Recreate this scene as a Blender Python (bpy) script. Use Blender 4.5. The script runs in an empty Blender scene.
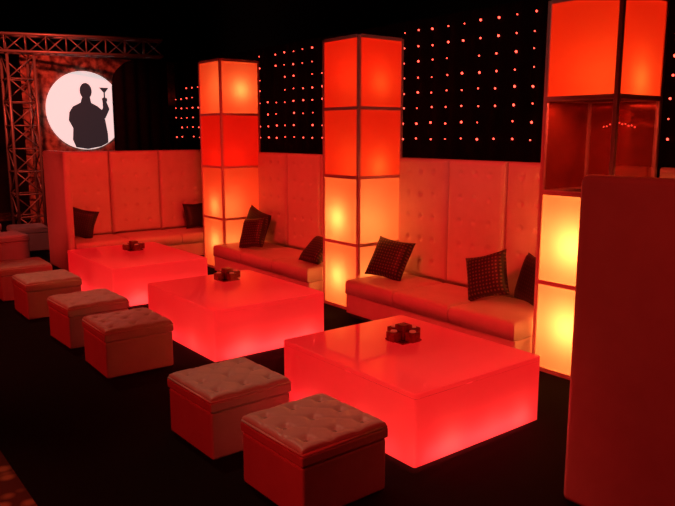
import bpy, bmesh, math, random
from mathutils import Vector, Matrix, Euler
random.seed(7)
sc = bpy.context.scene
col = sc.collection
try:
    sc.view_settings.view_transform = 'Standard'
    sc.view_settings.look = 'None'
except Exception:
    pass

# ------------------------------------------------------------------ materials
def new_mat(name):
    m = bpy.data.materials.new(name); m.use_nodes = True
    nt = m.node_tree
    for n in list(nt.nodes): nt.nodes.remove(n)
    out = nt.nodes.new('ShaderNodeOutputMaterial')
    return m, nt, out

def pbr(name, c, rough=0.5, metal=0.0, emit=None, es=0.0, noise=None, nscale=40, bump=0.0, bscale=120, spec=0.5, coat=0.0):
    m, nt, out = new_mat(name)
    p = nt.nodes.new('ShaderNodeBsdfPrincipled')
    p.inputs['Base Color'].default_value = (*c, 1)
    p.inputs['Roughness'].default_value = rough
    p.inputs['Metallic'].default_value = metal
    p.inputs['Specular IOR Level'].default_value = spec
    p.inputs['Coat Weight'].default_value = coat
    if emit:
        p.inputs['Emission Color'].default_value = (*emit, 1)
        p.inputs['Emission Strength'].default_value = es
    tc = nt.nodes.new('ShaderNodeTexCoord')
    if noise:
        n = nt.nodes.new('ShaderNodeTexNoise'); n.inputs['Scale'].default_value = nscale
        n.inputs['Detail'].default_value = 4
        nt.links.new(tc.outputs['Object'], n.inputs['Vector'])
        r = nt.nodes.new('ShaderNodeValToRGB')
        r.color_ramp.elements[0].position = 0.35; r.color_ramp.elements[1].position = 0.65
        r.color_ramp.elements[0].color = (*c, 1); r.color_ramp.elements[1].color = (*noise, 1)
        nt.links.new(n.outputs['Fac'], r.inputs['Fac'])
        nt.links.new(r.outputs['Color'], p.inputs['Base Color'])
    if bump:
        n2 = nt.nodes.new('ShaderNodeTexNoise'); n2.inputs['Scale'].default_value = bscale
        nt.links.new(tc.outputs['Object'], n2.inputs['Vector'])
        b = nt.nodes.new('ShaderNodeBump'); b.inputs['Strength'].default_value = bump
        b.inputs['Distance'].default_value = 0.004
        nt.links.new(n2.outputs['Fac'], b.inputs['Height'])
        nt.links.new(b.outputs['Normal'], p.inputs['Normal'])
    nt.links.new(p.outputs[0], out.inputs[0])
    return m

def glow_panel(name, tcol, ecol, es, rough=0.12, ior=1.4, dcol=(.45, .42, .42)):
    """thin translucent acrylic, lit by inner lamps plus an even glow added to the material"""
    m, nt, out = new_mat(name)
    t = nt.nodes.new('ShaderNodeBsdfTranslucent'); t.inputs['Color'].default_value = (*tcol, 1)
    d = nt.nodes.new('ShaderNodeBsdfDiffuse'); d.inputs['Color'].default_value = (*dcol, 1)
    mx = nt.nodes.new('ShaderNodeMixShader'); mx.inputs[0].default_value = 0.2
    nt.links.new(t.outputs[0], mx.inputs[1]); nt.links.new(d.outputs[0], mx.inputs[2])
    g = nt.nodes.new('ShaderNodeBsdfGlossy'); g.inputs['Roughness'].default_value = rough
    fr = nt.nodes.new('ShaderNodeFresnel'); fr.inputs['IOR'].default_value = ior
    mx2 = nt.nodes.new('ShaderNodeMixShader')
    nt.links.new(fr.outputs[0], mx2.inputs[0])
    nt.links.new(mx.outputs[0], mx2.inputs[1]); nt.links.new(g.outputs[0], mx2.inputs[2])
    e = nt.nodes.new('ShaderNodeEmission'); e.inputs['Color'].default_value = (*ecol, 1)  # even glow put into the panel, stands in for light passing out
    e.inputs['Strength'].default_value = es
    a = nt.nodes.new('ShaderNodeAddShader')
    nt.links.new(mx2.outputs[0], a.inputs[0]); nt.links.new(e.outputs[0], a.inputs[1])
    nt.links.new(a.outputs[0], out.inputs[0])
    return m

M_vinyl = pbr('white_vinyl', (.86, .76, .73), .34, noise=(.81, .70, .67), nscale=6, bump=.3, bscale=160)
M_button = pbr('vinyl_button', (.45, .38, .33), .5)
M_plinth = pbr('dark_plinth', (.02, .018, .018), .6)
M_metal = pbr('brushed_frame', (.95, .80, .74), .3, .25, bump=.2, bscale=300)
M_truss = pbr('truss_aluminium', (.30, .25, .23), .45, .5, bump=.1)
M_drape = pbr('black_drape', (.006, .004, .005), .95, noise=(.009, .006, .006), nscale=8, spec=.05)
M_carpet = pbr('black_carpet', (.006, .0055, .006), .95, noise=(.012, .010, .010), nscale=220, bump=.8, bscale=400, spec=.1)
M_wall = pbr('dark_wall', (.02, .012, .012), .9, noise=(.028, .015, .013), nscale=2)
M_ceil = pbr('dark_ceiling', (.015, .01, .01), .95, noise=(.02, .012, .01), nscale=2)
M_screen = pbr('burgundy_cloth', (.50, .25, .18), .9, noise=(.16, .055, .045), nscale=9, bump=1.0, bscale=18)
M_disc = pbr('painted_projection_light', (.8, .8, .8), .8, emit=(1, .95, .93), es=.66, noise=(.75, .74, .74), nscale=3)  # glow put into the disc in place of a projector beam
M_sil = pbr('painted_projection_shadow', (.02, .02, .022), .9, emit=(.1, .1, .12), es=.15)  # dark grey painted in as the figure's shadow within the projected light
M_led = pbr('red_led', (.8, .2, .1), .4, emit=(1, .065, .042), es=5)
M_candle = pbr('amber_glass', (.40, .045, .03), .12, spec=.6, noise=(.22, .02, .015), nscale=30)
M_flame = pbr('candle_wax', (.7, .3, .2), .5, emit=(1, .08, .04), es=.25)
M_baffle = pbr('baffle_grey', (.2, .2, .2), .8)
M_panel = glow_panel('frosted_column_acrylic', (.9, .85, .8), (1, .006, .001), .36, dcol=(.3, .10, .08))
M_table = glow_panel('white_table_acrylic', (.8, .72, .72), (1, .004, .008), .36, rough=.035, ior=1.9)

def smoked():
    m, nt, out = new_mat('smoked_glass')
    t = nt.nodes.new('ShaderNodeBsdfTransparent'); t.inputs['Color'].default_value = (.72, .45, .38, 1)
    g = nt.nodes.new('ShaderNodeBsdfGlossy'); g.inputs['Roughness'].default_value = .03
    g.inputs['Color'].default_value = (.9, .8, .75, 1)
    mx = nt.nodes.new('ShaderNodeMixShader'); mx.inputs[0].default_value = .35
    nt.links.new(t.outputs[0], mx.inputs[1]); nt.links.new(g.outputs[0], mx.inputs[2])
    nt.links.new(mx.outputs[0], out.inputs[0]); return m
M_smoked = smoked()
M_backglass = pbr('dark_mirror_back', (.75, .22, .12), .10, .45, noise=(.45, .10, .06), nscale=1.5)

def carpet_pattern():
    m, nt, out = new_mat('patterned_carpet')
    p = nt.nodes.new('ShaderNodeBsdfPrincipled'); p.inputs['Roughness'].default_value = .95
    tc = nt.nodes.new('ShaderNodeTexCoord')
    v = nt.nodes.new('ShaderNodeTexVoronoi'); v.inputs['Scale'].default_value = 9
    r = nt.nodes.new('ShaderNodeValToRGB')
    r.color_ramp.elements[0].position = .2; r.color_ramp.elements[0].color = (.45, .22, .12, 1)
    r.color_ramp.elements[1].position = .5; r.color_ramp.elements[1].color = (.10, .03, .02, 1)
    nt.links.new(tc.outputs['Object'], v.inputs['Vector'])
    nt.links.new(v.outputs['Distance'], r.inputs['Fac'])
    nt.links.new(r.outputs['Color'], p.inputs['Base Color'])
    nt.links.new(p.outputs[0], out.inputs[0]); return m
M_floor = carpet_pattern()

def pillow_mat(name, dark, dot, scale):
    m, nt, out = new_mat(name)
    p = nt.nodes.new('ShaderNodeBsdfPrincipled'); p.inputs['Roughness'].default_value = .5
    tc = nt.nodes.new('ShaderNodeTexCoord')
    mp = nt.nodes.new('ShaderNodeMapping'); mp.inputs['Scale'].default_value = (scale, 0.01, scale)
    nt.links.new(tc.outputs['Object'], mp.inputs['Vector'])
    v = nt.nodes.new('ShaderNodeTexVoronoi'); v.inputs['Scale'].default_value = 1
    v.inputs['Randomness'].default_value = .15
    nt.links.new(mp.outputs[0], v.inputs['Vector'])
    r = nt.nodes.new('ShaderNodeValToRGB')
    r.color_ramp.elements[0].position = .2; r.color_ramp.elements[0].color = (*dot, 1)
    r.color_ramp.elements[1].position = .34; r.color_ramp.elements[1].color = (*dark, 1)
    nt.links.new(v.outputs['Distance'], r.inputs['Fac'])
    nt.links.new(r.outputs['Color'], p.inputs['Base Color'])
    nt.links.new(p.outputs[0], out.inputs[0]); return m
M_pillow = pillow_mat('dotted_cushion_fabric', (.03, .015, .013), (.17, .09, .06), 28)
M_pillow_dark = pillow_mat('dark_cushion_fabric', (.015, .009, .009), (.05, .03, .025), 30)

# ------------------------------------------------------------------ helpers
def empty(name, loc, label=None, cat=None, group=None, rz=0):
    e = bpy.data.objects.new(name, None); e.location = loc; e.rotation_euler = (0, 0, rz)
    e.empty_display_size = .1
    col.objects.link(e)
    if label: e['label'] = label
    if cat: e['category'] = cat
    if group: e['group'] = group
    return e

def obj_from_bm(name, bm, mat, parent=None, loc=(0, 0, 0), rot=(0, 0, 0), smooth=False, recalc=True):
    me = bpy.data.meshes.new(name)
    if recalc: bmesh.ops.recalc_face_normals(bm, faces=bm.faces)
    bm.to_mesh(me); bm.free()
    me.materials.append(mat)
    if smooth:
        for p in me.polygons: p.use_smooth = True
    o = bpy.data.objects.new(name, me); col.objects.link(o)
    o.location = loc; o.rotation_euler = rot
    if parent: o.parent = parent
    return o

def outward(bm, c):
    bm.normal_update()
    for f in bm.faces:
        if f.normal.dot(f.calc_center_median() - Vector(c)) < 0: f.normal_flip()

def bm_box(bm, lo, hi, bevel=0, seg=2):
    r = bmesh.ops.create_cube(bm, size=1)
    vs = r['verts']
    s = [hi[i] - lo[i] for i in range(3)]; c = [(hi[i] + lo[i]) / 2 for i in range(3)]
    for v in vs:
        v.co = Vector((v.co.x * s[0] + c[0], v.co.y * s[1] + c[1], v.co.z * s[2] + c[2]))
    if bevel:
        es = set()
        for v in vs:
            for e in v.link_edges: es.add(e)
        bmesh.ops.bevel(bm, geom=list(es), offset=bevel, segments=seg, profile=.5, affect='EDGES')

def box(name, lo, hi, mat, parent=None, bevel=0, seg=2, loc=(0, 0, 0), rot=(0, 0, 0), smooth=False):
    bm = bmesh.new(); bm_box(bm, lo, hi, bevel, seg)
    return obj_from_bm(name, bm, mat, parent, loc, rot, smooth)

def bm_tube(bm, a, b, r, n=8):
    a = Vector(a); b = Vector(b); d = b - a; L = d.length
    q = d.to_track_quat('Z', 'Y').to_matrix().to_4x4()
    mtx = Matrix.Translation((a + b) / 2) @ q
    bmesh.ops.create_cone(bm, cap_ends=True, segments=n, radius1=r, radius2=r, depth=L, matrix=mtx)

def padded(name, w, h, t, tufts, mat, parent, to3, res=.02, edge=.03, dimple=.03, sig=.035, crease=0.0, crease_fn=None, bulge=0.0):
    nx = max(4, int(w / res)); ny = max(4, int(h / res))
    def axis(n, L):
        a = [L * i / n for i in range(n + 1)]
        ex = [edge * .15, edge * .45]
        a = sorted(set([round(x, 5) for x in a] + ex + [round(L - e, 5) for e in ex]))
        return a
    U = axis(nx, w); V = axis(ny, h)
    bm = bmesh.new(); g = []
    for u in U:
        row = []
        for v in V:
            d = min(u, w - u, v, h - v)
            n = t
            if d < edge:
                k = 1 - d / edge; n -= edge * (1 - math.sqrt(max(0, 1 - k * k)))
            n += bulge * (1 - (2 * u / w - 1) ** 2) * (1 - (2 * v / h - 1) ** 2)
            dd = 0
            for (a, b) in tufts:
                q = ((u - a) ** 2 + (v - b) ** 2) / (sig * sig)
                if q < 12: dd += math.exp(-q)
            n -= dimple * min(1, dd)
            if crease_fn and d > edge * .3: n -= crease * crease_fn(u, v)
            row.append(bm.verts.new(to3(u, v, n)))
        g.append(row)
    for i in range(len(U) - 1):
        for j in range(len(V) - 1):
            bm.faces.new((g[i][j], g[i + 1][j], g[i + 1][j + 1], g[i][j + 1]))
    rim = [(i, 0) for i in range(len(U))] + [(len(U) - 1, j) for j in range(1, len(V))] + \
          [(i, len(V) - 1) for i in range(len(U) - 2, -1, -1)] + [(0, j) for j in range(len(V) - 2, 0, -1)]
    low = [bm.verts.new(to3(U[i], V[j], 0)) for i, j in rim]
    for k in range(len(rim)):
        k2 = (k + 1) % len(rim)
        bm.faces.new((g[rim[k][0]][rim[k][1]], g[rim[k2][0]][rim[k2][1]], low[k2], low[k]))
    bm.faces.new(low)
    return obj_from_bm(name, bm, mat, parent, smooth=True)

def copy_thing(root, loc, rz=None, label=None):
    n = root.copy(); col.objects.link(n); n.location = loc
    if rz is not None: n.rotation_euler = (0, 0, rz)
    if label: n['label'] = label
    mp = {root: n}
    stack = list(root.children)
    while stack:
        c = stack.pop(0)
        k = c.copy(); k.parent = mp[c.parent]; k.matrix_parent_inverse = c.matrix_parent_inverse.copy()
        col.objects.link(k); mp[c] = k
        stack += list(c.children)
    return n

def light(name, kind, loc, power, color, size=.05, parent=None, target=None, spot=None, blend=.6, sy=None):
    l = bpy.data.lights.new(name, kind); l.energy = power; l.color = color
    if kind in ('POINT', 'SPOT'): l.shadow_soft_size = size
    if kind == 'AREA':
        l.size = size
        if sy: l.shape = 'RECTANGLE'; l.size_y = sy
    if kind == 'SPOT':
        l.spot_size = math.radians(spot); l.spot_blend = blend
    o = bpy.data.objects.new(name, l); col.objects.link(o); o.location = loc
    if target is not None:
        o.rotation_euler = (Vector(target) - Vector(loc)).to_track_quat('-Z', 'Y').to_euler()
    if parent: o.parent = parent
    return o

# ------------------------------------------------------------------ room
def struct(o): o['kind'] = 'structure'; return o
XL, XR, YN, YF, ZC = -20, 5, -5, 8, 6
struct(box('floor', (XL, YN, -.2), (XR, YF, -.012), M_floor))
struct(box('ceiling', (XL, YN, ZC), (XR, YF, ZC + .2), M_ceil))
struct(box('wall_back', (XL, YF, -.2), (XR, YF + .2, ZC), M_wall))
struct(box('wall_front', (XL, YN - .2, -.2), (XR, YN, ZC), M_wall))
struct(box('wall_left', (XL - .2, YN, -.2), (XL, YF, ZC), M_wall))
struct(box('wall_right', (XR, YN, -.2), (XR + .2, YF, ZC), M_wall))
rug = box('event_carpet', (-18, .90, -.012), (3, 7.8, 0), M_carpet)
rug['label'] = 'large black event carpet laid over the patterned floor'; rug['category'] = 'carpet'

# ------------------------------------------------------------------ banquettes
def make_banquette(loc, width, n, rz, label, side=0, depth=.78, group='tufted white banquettes', sh=1.80):
    root = empty('banquette', loc, label, 'banquette', group, rz)
    x0, x1 = -width / 2, width / 2
    box('plinth', (x0 + .03, .06, 0), (x1 - .03, depth + .18, .05), M_plinth, root)
    box('seat_base', (x0, .015, .05), (x1, depth, .27), M_vinyl, root, .012)
    box('back_shell', (x0, depth + .10, .05), (x1, depth + .22, 1.77), M_vinyl, root, .02, 3)
    pw = width / n
    for i in range(n):
        a = x0 + i * pw + .006; w = pw - .012
        padded('seat_cushion', w, depth, .165, [], M_vinyl, root,
               (lambda u, v, q, a=a: (a + u, v, .275 + q)), res=.04, edge=.045, dimple=0, bulge=.012)
        h = 1.78 - .44
        cols, rows = 3, 5
        tf = [(w * (c + 1) / (cols + 1), h * (r + .75) / (rows + .3)) for c in range(cols) for r in range(rows)]
        def cf(u, v, w=w, h=h):
            s = 0
            for r in range(5):
                d = abs(v - h * (r + .75) / 5.3); s = max(s, math.exp(-(d / .03) ** 2))
            for c in range(3):
                d = abs(u - w * (c + 1) / 4); s = max(s, .6 * math.exp(-(d / .03) ** 2))
            return s
        padded('back_cushion', w, h, .11, tf, M_vinyl, root,
               (lambda u, v, q, a=a: (a + u, depth + .105 - q, .44 + v)), res=.018, edge=.055, dimple=.026, sig=.022, crease=.002, crease_fn=cf)
    if side:
        sx0, sx1 = (x1 + .005, x1 + .115) if side > 0 else (x0 - .115, x0 - .005)
        box('side_panel', (sx0, -.02, .0), (sx1, depth + .24, sh), M_vinyl, root, .04, 5, smooth=True)
    return root

make_banquette((-4.87, 4.8, 0), 2.36, 3, 0, 'high-back tufted white vinyl banquette holding three dark pillows')
make_banquette((-7.985, 4.8, 0), 2.41, 3, 0, 'high-back tufted white vinyl banquette between two glowing columns')
make_banquette((-2.60, 4.8, 0), .68, 1, 0, 'narrow single-panel tufted white banquette beside mirrored glass column')
make_banquette((-10.48, 4.50, 0), 2.56, 3, math.pi / 2, 'tufted white banquette with tall side panel, facing along the row', side=-1)
make_banquette((-2.12, 4.12, 0), 1.48, 2, -math.pi / 2, 'shadowed high-back banquette with tall plain side panel', side=1, sh=1.84)

# ------------------------------------------------------------------ glowing columns
TH = .772
def make_column(x, y, lamps, label, mirror_tier=None, W=.67):
    root = empty('light_column', (x, y, 0), label, 'light column', 'glowing light columns')
    h = W / 2; b = .036
    for sx in (-1, 1):
        for sy in (-1, 1):
            cx, cy = sx * (h - b / 2), sy * (h - b / 2)
            box('corner_post', (cx - b / 2, cy - b / 2, 0), (cx + b / 2, cy + b / 2, 4 * TH + .03), M_metal, root, .004)
    for k in range(5):
        z = k * TH
        bm = bmesh.new()
        z1 = z + .038
        bm_box(bm, (-h + b, -h, z), (h - b, -h + b, z1)); bm_box(bm, (-h + b, h - b, z), (h - b, h, z1))
        bm_box(bm, (-h, -h + b, z), (-h + b, h - b, z1)); bm_box(bm, (h - b, -h + b, z), (h, h - b, z1))
        obj_from_bm('frame_ring', bm, M_metal, root)
        box('tier_light_baffle', (-h + .04, -h + .04, z + .01), (h - .04, h - .04, z + .02), M_baffle, root)  # added baffle, keeps the light of each tier separate
    for k in range(4):
        z0 = k * TH + .038; z1 = (k + 1) * TH
        for (nx, ny) in ((0, -1), (1, 0), (0, 1), (-1, 0)):
            bm = bmesh.new()
            p = h - .012; q = h - b
            if nx == 0:
                c = [(-q, ny * p, z0), (q, ny * p, z0), (q, ny * p, z1), (-q, ny * p, z1)]
            else:
                c = [(nx * p, -q, z0), (nx * p, q, z0), (nx * p, q, z1), (nx * p, -q, z1)]
            bm.faces.new([bm.verts.new(v) for v in c])
            outward(bm, (0, 0, (z0 + z1) / 2))
            if mirror_tier == k:
                front = (ny == -1 or nx == 1)
                o = obj_from_bm('glass_panel', bm, M_smoked if front else M_backglass, root, recalc=False)
                o['label'] = 'dark reddish smoked glass panel'
            else:
                obj_from_bm('light_panel', bm, M_panel, root, recalc=False)
    for (k, px, py, dz, pw, c) in lamps:
        light('lamp_bulb', 'POINT', (px, py, k * TH + dz), pw, c, .09, parent=root)
    return root

OR = (1, .030, .003); RD = (1, .012, .002); YE = (1, .30, .06); YO = (1, .15, .018)
make_column(-9.565, 5.345, [(0, .04, -.17, .42, 3.6, YE), (0, .16, .05, .3, 1.0, YO), (1, .05, -.18, .20, 2.4, YE), (1, .12, 0, .4, 1.2, RD), (2, .10, -.1, .15, 1.4, RD), (3, .18, .02, .38, 2.8, YE), (3, -.0, -.10, .2, 1.2, RD)],
            'square column of stacked glowing red-orange panels in metal frame')
make_column(-6.415, 5.345, [(0, -.06, -.16, .38, 6.2, YE), (0, .15, -.02, .2, 1.0, YO), (1, -.07, -.16, .30, 6.6, YE), (1, .14, .05, .2, 1.0, YO), (2, .18, -.02, .14, 1.2, YO), (2, 0, -.05, .2, 1.2, RD), (3, .06, -.06, .42, 1.6, RD), (3, .18, .0, .3, .7, YO)],
            'square column of stacked glowing red-orange panels in metal frame')
c3 = make_column(-3.325, 5.345, [(0, -.0, -.13, .44, 12, YE), (1, .0, -.13, .36, 13, YE), (3, .19, .0, .16, 1.6, YO), (3, .0, -.06, .2, 2.0, OR)],
            'glowing square column with one dark mirrored tier in its stack', mirror_tier=2)
for i in range(11):
    bm = bmesh.new(); bmesh.ops.create_icosphere(bm, subdivisions=2, radius=.006)
    obj_from_bm('reflection_bead', bm, M_led, c3, (-.06 + i * .028, .14, 2 * TH + .60 - .006 * abs(i - 5) + random.uniform(-.01, .01)))  # glowing beads stand in for lights reflected in the mirrored tier
light('inner_strip_light', 'AREA', (0, -.22, 3 * TH - .01), 5, (1, .10, .05), .5, parent=c3, sy=.03)  # added lamp, reddens the mirrored tier and gives bright streaks

# ------------------------------------------------------------------ tables
TZ = .49
def make_table(cx, cy, sx, sy, label):
    H = TZ
    root = empty('glow_table', (cx, cy, 0), label, 'coffee table', 'glowing lounge tables')
    hx, hy = sx / 2, sy / 2
    bm = bmesh.new()
    def ring(r, z, inset=0):
        pts = []
        for (qx, qy, a0) in ((1, 1, 0), (-1, 1, 90), (-1, -1, 180), (1, -1, 270)):
            for s in range(4):
                a = math.radians(a0 + s * 30)
                pts.append(((hx - inset - r) * qx + r * math.cos(a), (hy - inset - r) * qy + r * math.sin(a), z))
        return [bm.verts.new(p) for p in pts]
    A = ring(.02, .01); B = ring(.02, H - .035)
    for i in range(len(A)):
        j = (i + 1) % len(A); bm.faces.new((A[i], A[j], B[j], B[i]))
    outward(bm, (0, 0, H / 2))
    obj_from_bm('table_body', bm, M_table, root, recalc=False)
    bm = bmesh.new()
    A = ring(.02, H - .034); B = ring(.02, H - .006); C = ring(.018, H, .006)
    for P, Q in ((A, B), (B, C)):
        for i in range(len(A)):
            j = (i + 1) % len(A); bm.faces.new((P[i], P[j], Q[j], Q[i]))
    bm.faces.new(C)
    outward(bm, (0, 0, 0))
    obj_from_bm('table_top', bm, M_table, root, recalc=False)
    cst = (1, .030, .034); ins = .10
    for (px, py, tx, ty, L, pw) in ((0, -hy + ins, 0, -hy, sx - .22, 1.3), (hx - ins, 0, hx, 0, sy - .18, 2.4), (0, hy - ins, 0, hy, sx - .25, .8), (-hx + ins, 0, -hx, 0, sy - .25, .8)):
        d = Vector((tx - px, ty - py, .008))
        o = light('inner_strip_light', 'AREA', (px, py, .05), pw, cst, L, parent=root, sy=.03)
        zax = -d.normalized(); xax = Vector((0, 0, 1)).cross(zax).normalized(); yax = zax.cross(xax)
        o.rotation_euler = Matrix((xax, yax, zax)).transposed().to_euler()
    for (px, py, pw) in ((-.30, -hy + .12, .35), (.30, -hy + .12, .6), (hx - .12, -.30, 1.0), (hx - .13, .10, .6), (hx - .12, .40, .9)):
        light('lamp_bulb', 'POINT', (px, py, .10), pw, (1, .070, .045), .05, parent=root)
    for (px, py) in ((-.35, -.1), (-.35, .25), (.2, .25)):
        light('lamp_bulb', 'POINT', (px, py, .07), .16, (1, .006, .008), .05, parent=root)
    return root
make_table(-3.635, 3.475, 1.46, 1.24, 'low white acrylic lounge table glowing red beside tufted stools')
make_table(-6.235, 3.475, 1.49, 1.24, 'low glowing red acrylic lounge table in the row\'s middle')
make_table(-8.84, 3.475, 1.70, 1.24, 'low glowing red acrylic lounge table beside the side-panelled banquette')

# ------------------------------------------------------------------ centerpieces
cp = empty('votive_centerpiece', (-3.79, 3.58, TZ + .0005), 'cluster of dark amber glass cubes on glowing table', 'candle holder', 'table centerpieces')
box('tray', (-.10, -.10, 0), (.10, .10, .012), M_candle, cp, .004)
for (a, b) in ((.1, 0), (-.1, 0), (0, .1), (0, -.1)):
    bm = bmesh.new(); bm_box(bm, (a - .042, b - .042, .012), (a + .042, b + .042, .085), .006)
    obj_from_bm('glass_cube', bm, M_candle, cp)
    bm = bmesh.new(); bmesh.ops.create_cone(bm, cap_ends=True, segments=16, radius1=.026, radius2=.024, depth=.01, matrix=Matrix.Translation((a, b, .09)))
    obj_from_bm('candle', bm, M_flame, cp)
box('center_cube', (-.048, -.048, .012), (.048, .048, .125), M_candle, cp, .008)
copy_thing(cp, (-6.62, 3.62, TZ + .0005)); copy_thing(cp, (-9.15, 3.58, TZ + .0005))

# ------------------------------------------------------------------ stools
def make_stool(loc, S=.62, H=.42, label='white vinyl cube stool with button-tufted lid', group='tufted cube stools'):
    root = empty('cube_stool', loc, label, 'stool', group)
    h = S / 2
    box('body', (-h + .008, -h + .008, .0), (h - .008, h - .008, H - .10), M_vinyl, root, .018, 3)
    box('lid_band', (-h, -h, H - .098), (h, h, H - .035), M_vinyl, root, .012, 3)
    bm = bmesh.new()
    for (a, b) in (((-h, -h), (h, -h)), ((h, -h), (h, h)), ((h, h), (-h, h)), ((-h, h), (-h, -h))):
        s = (h - .01) / h
        bm_tube(bm, (a[0] * s, a[1] * s, H - .032), (b[0] * s, b[1] * s, H - .032), .009)
    obj_from_bm('piping', bm, M_vinyl, root, smooth=True)
    W = S - .02
    g = W / 3
    tf = [(g * (i + .5), g * (j + .5)) for i in range(3) for j in range(3)]
    def cf(u, v):
        p = (u / g - .5); q = (v / g - .5)
        d1 = abs((p + q) - round(p + q)); d2 = abs((p - q) - round(p - q))
        e = min(d1, d2) * g * .707
        return math.exp(-(e / .011) ** 2)
    padded('tufted_top', W, W, .048, tf, M_vinyl, root, lambda u, v, q: (u - W / 2, v - W / 2, H - .04 + q), res=.0115,
           edge=.03, dimple=.026, sig=.030, crease=.0055, crease_fn=cf, bulge=.006)
    for (a, b) in tf:
        bm = bmesh.new()
        bmesh.ops.create_uvsphere(bm, u_segments=10, v_segments=6, radius=.014, matrix=Matrix.Translation((a - W / 2, b - W / 2, H - .014)) @ Matrix.Diagonal((1, 1, .5, 1)))
        obj_from_bm('button', bm, M_button, root, smooth=True)
    return root
st = make_stool((-3.13, 2.25, 0)); st.rotation_euler = (0, 0, .02)
for (x, y, r) in ((-4.08, 2.22, .02), (-5.97, 2.24, -.02), (-7.02, 2.24, .03), (-8.40, 2.22, .0), (-9.5, 2.21, -.03)):
    copy_thing(st, (x, y, 0), r)
for (x, y, r) in ((-12.4, 2.65, .1), (-13.3, 3.25, -.1)):
    copy_thing(st, (x, y, 0), r, 'white vinyl cube stool in dim light behind the banquette')
be = empty('bench', (-14.25, 2.3, 0), 'long low white upholstered bench near the truss tower', 'bench')
box('body', (-.3, -.65, 0), (.3, .65, .30), M_vinyl, be, .02)
padded('cushion', .62, 1.32, .12, [(.31, .17 + i * .33) for i in range(4)], M_vinyl, be, lambda u, v, q: (u - .31, v - .66, .305 + q), res=.03, bulge=.01)

# ------------------------------------------------------------------ throw cushions
def make_pillow(loc, rot, label, mat, S=.45, T=.17):
    bm = bmesh.new(); N = 18
    def pt(i, j, s):
        u = 2 * i / N - 1; v = 2 * j / N - 1
        k = 1 - .10 * (1 - abs(v) ** 1.5) * abs(u) ** 3; l = 1 - .10 * (1 - abs(u) ** 1.5) * abs(v) ** 3
        th = T / 2 * ((1 - u ** 4) * (1 - v ** 4)) ** .55
        return (u * S / 2 * k, s * th, v * S / 2 * l)
    F = {}; B = {}
    for i in range(N + 1):
        for j in range(N + 1):
            F[i, j] = bm.verts.new(pt(i, j, -1))
            B[i, j] = F[i, j] if i in (0, N) or j in (0, N) else bm.verts.new(pt(i, j, 1))
    for i in range(N):
        for j in range(N):
            bm.faces.new((F[i, j], F[i + 1, j], F[i + 1, j + 1], F[i, j + 1]))
            bm.faces.new((B[i, j + 1], B[i + 1, j + 1], B[i + 1, j], B[i, j]))
    o = obj_from_bm('throw_pillow', bm, mat, None, loc, rot, True)
    o['label'] = label; o['category'] = 'pillow'; o['group'] = 'throw pillows'
    return o
D = math.radians
make_pillow((-5.79, 5.24, .66), (D(-32), D(5), D(14)), 'dark square throw pillow with dotted gold pattern on the seat', M_pillow, .49)
make_pillow((-4.40, 5.26, .685), (D(-22), D(-18), D(14)), 'dotted dark throw pillow tilted on the banquette seat', M_pillow, .46)
make_pillow((-3.93, 5.38, .69), (D(-14), D(5), D(-20)), 'plain dark throw pillow against the column', M_pillow_dark, .46)
make_pillow((-8.94, 5.40, .69), (D(-12), D(14), D(4)), 'dark throw pillow leaning on tufted back', M_pillow_dark, .52)
make_pillow((-8.52, 5.10, .665), (D(-26), D(-8), D(16)), 'dark patterned throw pillow leaning on another pillow', M_pillow, .46)
make_pillow((-7.03, 5.14, .61), (D(-48), D(0), D(0)), 'dark patterned throw pillow beside the column', M_pillow, .42)
make_pillow((-11.0, 3.47, .685), (D(-16), D(14), D(62)), 'plain dark throw pillow by the closed side panel', M_pillow_dark, .47)
make_pillow((-11.02, 5.45, .665), (D(-18), D(0), D(90)), 'dark throw pillow in the banquette corner', M_pillow_dark, .44)

# ------------------------------------------------------------------ star curtain
def drape_mesh(name, p0, p1, z0, z1, amp, wl, mat, parent=None, round_r=0):
    bm = bmesh.new(); p0 = Vector(p0); p1 = Vector(p1); L = (p1 - p0).length; d = (p1 - p0) / L
    nrm = Vector((-d.y, d.x)); n = int(L / wl * 8); rows = 4; g = []
    for i in range(n + 1):
        s = L * i / n; o = amp * math.sin(2 * math.pi * s / wl) + amp * .4 * math.sin(2 * math.pi * s / wl * .37 + 1)
        q = p0 + d * s + nrm * o
        zt = z1
        if round_r and s < round_r: zt = z1 - round_r * (1 - math.sqrt(max(0, 1 - (1 - s / round_r) ** 2)))
        g.append([bm.verts.new((q.x, q.y, z0 + (zt - z0) * j / rows)) for j in range(rows + 1)])
    for i in range(n):
        for j in range(rows):
            bm.faces.new((g[i][j], g[i + 1][j], g[i + 1][j + 1], g[i][j + 1]))
    o = obj_from_bm(name, bm, mat, parent, smooth=True)
    return o
sroot = empty('star_curtain', (-7, 6.35, 0), 'black drape studded with small red LED lights', 'curtain')
dr = drape_mesh('drape', (-6.6, 0), (6.6, 0), 0.01, 3.45, .02, .3, M_drape, sroot)
def bm_ico(bm, c, r): bmesh.ops.create_icosphere(bm, subdivisions=1, radius=r, matrix=Matrix.Translation(c))
pts = []
x = -13.5; ci = 0
while x < -2.9:
    left = x < -8
    for r in range(8):
        z = 3.31 - r * .188
        vis = (x < -12.2 and z < 3.1) or (-10.4 < x < -8.4) or (-6.95 < x < -4.5) or x > -3.7
        if vis and random.random() > (.2 if left else .05):
            pts.append((x + random.uniform(-.01, .01), z + random.uniform(-.01, .01)))
    x += .25; ci += 1
pts.sort(key=lambda p: -p[0])
bm = bmesh.new(); bm_ico(bm, (0, 0, 0), .012)
led = obj_from_bm('led_light', bm, M_led, sroot, (pts[0][0] + 7, -.04, pts[0][1]))
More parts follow.
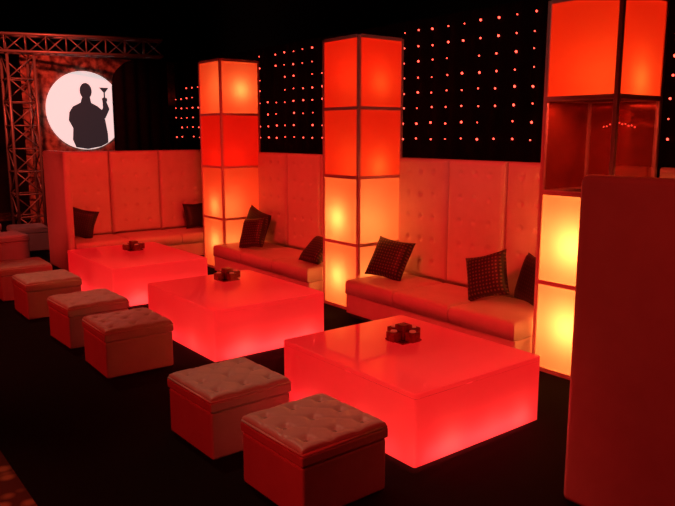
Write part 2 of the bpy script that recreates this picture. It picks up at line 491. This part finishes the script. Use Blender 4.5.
for (px, pz) in pts[1:100]:
    k = led.copy(); col.objects.link(k); k.location = (px + 7, -.04, pz); s = random.choice((.7, .85, 1.0, 1.25)); k.scale = (s, s, s)
bm = bmesh.new()
for (px, pz) in pts[100:]: bm_ico(bm, (px + 7, -.04, pz), random.choice((.009, .012, .014)))
o = obj_from_bm('led_light', bm, M_led, sroot); o['kind'] = 'stuff'

o = drape_mesh('black_drape', (-13.75, 5.10), (-13.75, 6.25), .01, 3.50, .03, .25, M_drape, round_r=.55)
o['label'] = 'plain black drape hanging beside the projection screen'; o['category'] = 'curtain'
o = drape_mesh('black_drape', (-.35, 6.3), (4.5, 6.3), .01, 3.42, .03, .25, M_drape)
o['label'] = 'plain black drape continuing behind the banquettes'; o['category'] = 'curtain'

# ------------------------------------------------------------------ projection screen
scn = empty('projection_screen', (-15, 5.6, 0), 'burgundy cloth backdrop with glowing white disc imitating a projected silhouette', 'screen')
drape_mesh('backdrop_cloth', (0, -1.85), (0, 2.0), .01, 3.62, .012, .35, M_screen, scn)
CY, CZ, R = 4.97 - 5.6, 2.53, .80
bm = bmesh.new()
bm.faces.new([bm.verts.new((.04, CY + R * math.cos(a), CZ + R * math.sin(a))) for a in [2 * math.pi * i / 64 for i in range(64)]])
obj_from_bm('painted_light_circle', bm, M_disc, scn)  # self-lit disc imitates the pool of projected light
bm = bmesh.new(); PX = R / 40
def poly(ps, off):
    vs = []
    for (a, b) in ps:
        r = math.hypot(a, b)
        if r > 39.6: a, b = a * 39.6 / r, b * 39.6 / r
        vs.append(bm.verts.new((.045 + off, CY + a * PX, CZ - b * PX)))
    bm.faces.new(vs)
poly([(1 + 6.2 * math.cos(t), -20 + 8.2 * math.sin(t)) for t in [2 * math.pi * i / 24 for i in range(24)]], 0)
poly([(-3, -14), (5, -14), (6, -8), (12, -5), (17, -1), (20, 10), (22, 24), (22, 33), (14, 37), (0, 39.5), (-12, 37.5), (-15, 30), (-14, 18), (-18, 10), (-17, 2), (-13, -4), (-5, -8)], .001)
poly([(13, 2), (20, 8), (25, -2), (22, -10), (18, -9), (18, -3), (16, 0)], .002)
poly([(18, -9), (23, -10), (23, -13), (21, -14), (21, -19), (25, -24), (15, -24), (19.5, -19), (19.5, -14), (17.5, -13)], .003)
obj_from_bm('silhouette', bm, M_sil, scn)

# ------------------------------------------------------------------ trusses
def truss(name, loc, L, w, axis, label, step=.45, rz=0):
    root = empty(name, loc, label, 'truss', rz=rz)
    def P(s, a, b): return (a, b, s) if axis == 'Z' else (a, s, b)
    h = w / 2
    cs = [(-h, -h), (h, -h), (h, h), (-h, h)]
    for (a, b) in cs:
        bm = bmesh.new(); bm_tube(bm, P(0, a, b), P(L, a, b), .028, 10)
        obj_from_bm('chord', bm, M_truss, root, smooth=True)
    bm = bmesh.new(); n = max(1, round(L / step)); st_ = L / n
    for i in range(n):
        for k in range(4):
            a, b = cs[k], cs[(k + 1) % 4]
            if (i + k) % 2: a, b = b, a
            bm_tube(bm, P(i * st_, *a), P((i + 1) * st_, *b), .013, 6)
            bm_tube(bm, P(max(.02, i * st_), *cs[k]), P(max(.02, i * st_), *cs[(k + 1) % 4]), .013, 6)
    obj_from_bm('lattice_bracing', bm, M_truss, root, smooth=True)
    return root
t1 = truss('truss_tower', (-14.62, 3.62, .02), 3.50, .48, 'Z', 'aluminium box truss tower lit red beside the screen')
box('base_plate', (-.36, -.36, -.02), (.36, .36, 0), M_truss, t1)
truss('truss_beam', (-15.05, 2.4, 3.75), 4.0, .32, 'Y', 'horizontal aluminium box truss resting on the tower', .38, rz=-D(18))

# ------------------------------------------------------------------ lights
WR = (1, .020, .015)
for (x, tx, p) in ((-4.6, -4.6, 600), (-8.0, -7.9, 500)):
    light('wash_spot', 'SPOT', (x, 1.8, 4.6), p, WR, .2, target=(tx, 5.5, .8), spot=42, blend=1.0)
light('wash_spot', 'SPOT', (-6.8, 3.6, 4.6), 580, WR, .2, target=(-11.1, 4.3, .9), spot=44, blend=.9)
light('panel_fill', 'SPOT', (-9.5, -1.5, 3.5), 480, (1, .035, .024), .2, target=(-11.2, 3.2, 1.0), spot=22, blend=.7)  # added fill, brightens the end panel of the far booth
light('stool_spot', 'SPOT', (-2.6, -1.8, 3.2), 200, (1, .009, .008), .25, target=(-3.7, 2.1, .2), spot=50, blend=.9)
light('stool_spot', 'SPOT', (-7.2, -1.8, 4.2), 360, (1, .010, .008), .25, target=(-7.8, 2.3, .2), spot=70, blend=.9)
light('far_seat_fill', 'SPOT', (-11.0, -1.0, 4.5), 260, (1, .10, .07), .2, target=(-13.3, 2.8, .2), spot=40, blend=.8)  # added red fill for the unlit seats at far left
light('warm_spot', 'SPOT', (-6.2, 2.2, 5.4), 140, (1, .52, .28), .15, target=(-3.4, 2.2, .3), spot=32, blend=.9)
light('warm_downlight', 'SPOT', (-9.8, 2.2, 5.4), 150, (1, .46, .24), .2, target=(-7.6, 2.2, .4), spot=46, blend=.9)
light('column_fill', 'SPOT', (-1.2, -.5, 4.2), 90, (1, .40, .30), .1, target=(-4.8, 5.0, 2.9), spot=28, blend=.8)  # added warm fill that lifts the upper column frames
light('truss_spot', 'SPOT', (-11.2, 2.6, 4.9), 900, (1, .08, .045), .2, target=(-14.8, 4.1, 2.4), spot=60, blend=.8)
light('red_flood', 'SPOT', (-.3, -1.2, 4.6), 230, (1, .024, .016), .3, target=(-1.6, 3.3, .9), spot=45, blend=.9)
light('carpet_spot', 'SPOT', (-4.6, -.6, 3.5), 110, (1, .26, .13), .1, target=(-4.4, .2, 0), spot=34, blend=.9)

w = bpy.data.worlds.new('World'); sc.world = w; w.use_nodes = True
w.node_tree.nodes['Background'].inputs[0].default_value = (.6, .05, .03, 1)
w.node_tree.nodes['Background'].inputs[1].default_value = .01

# ------------------------------------------------------------------ camera
cam = bpy.data.cameras.new('camera'); co = bpy.data.objects.new('camera', cam); col.objects.link(co)
cam.sensor_width = 36; cam.lens = 700 / 675 * 36; cam.clip_end = 100
p = math.atan(119 / 700); yaw = math.radians(37.8)
F = Vector((-math.cos(yaw), math.sin(yaw), 0)); Rr = Vector((math.sin(yaw), math.cos(yaw), 0))
fwd = F * math.cos(p) + Vector((0, 0, -math.sin(p))); up = F * math.sin(p) + Vector((0, 0, math.cos(p)))
m = Matrix((Rr, up, -fwd)).transposed().to_4x4()
m.translation = Vector((0, 0, 2.05)); co.matrix_world = m
sc.camera = co
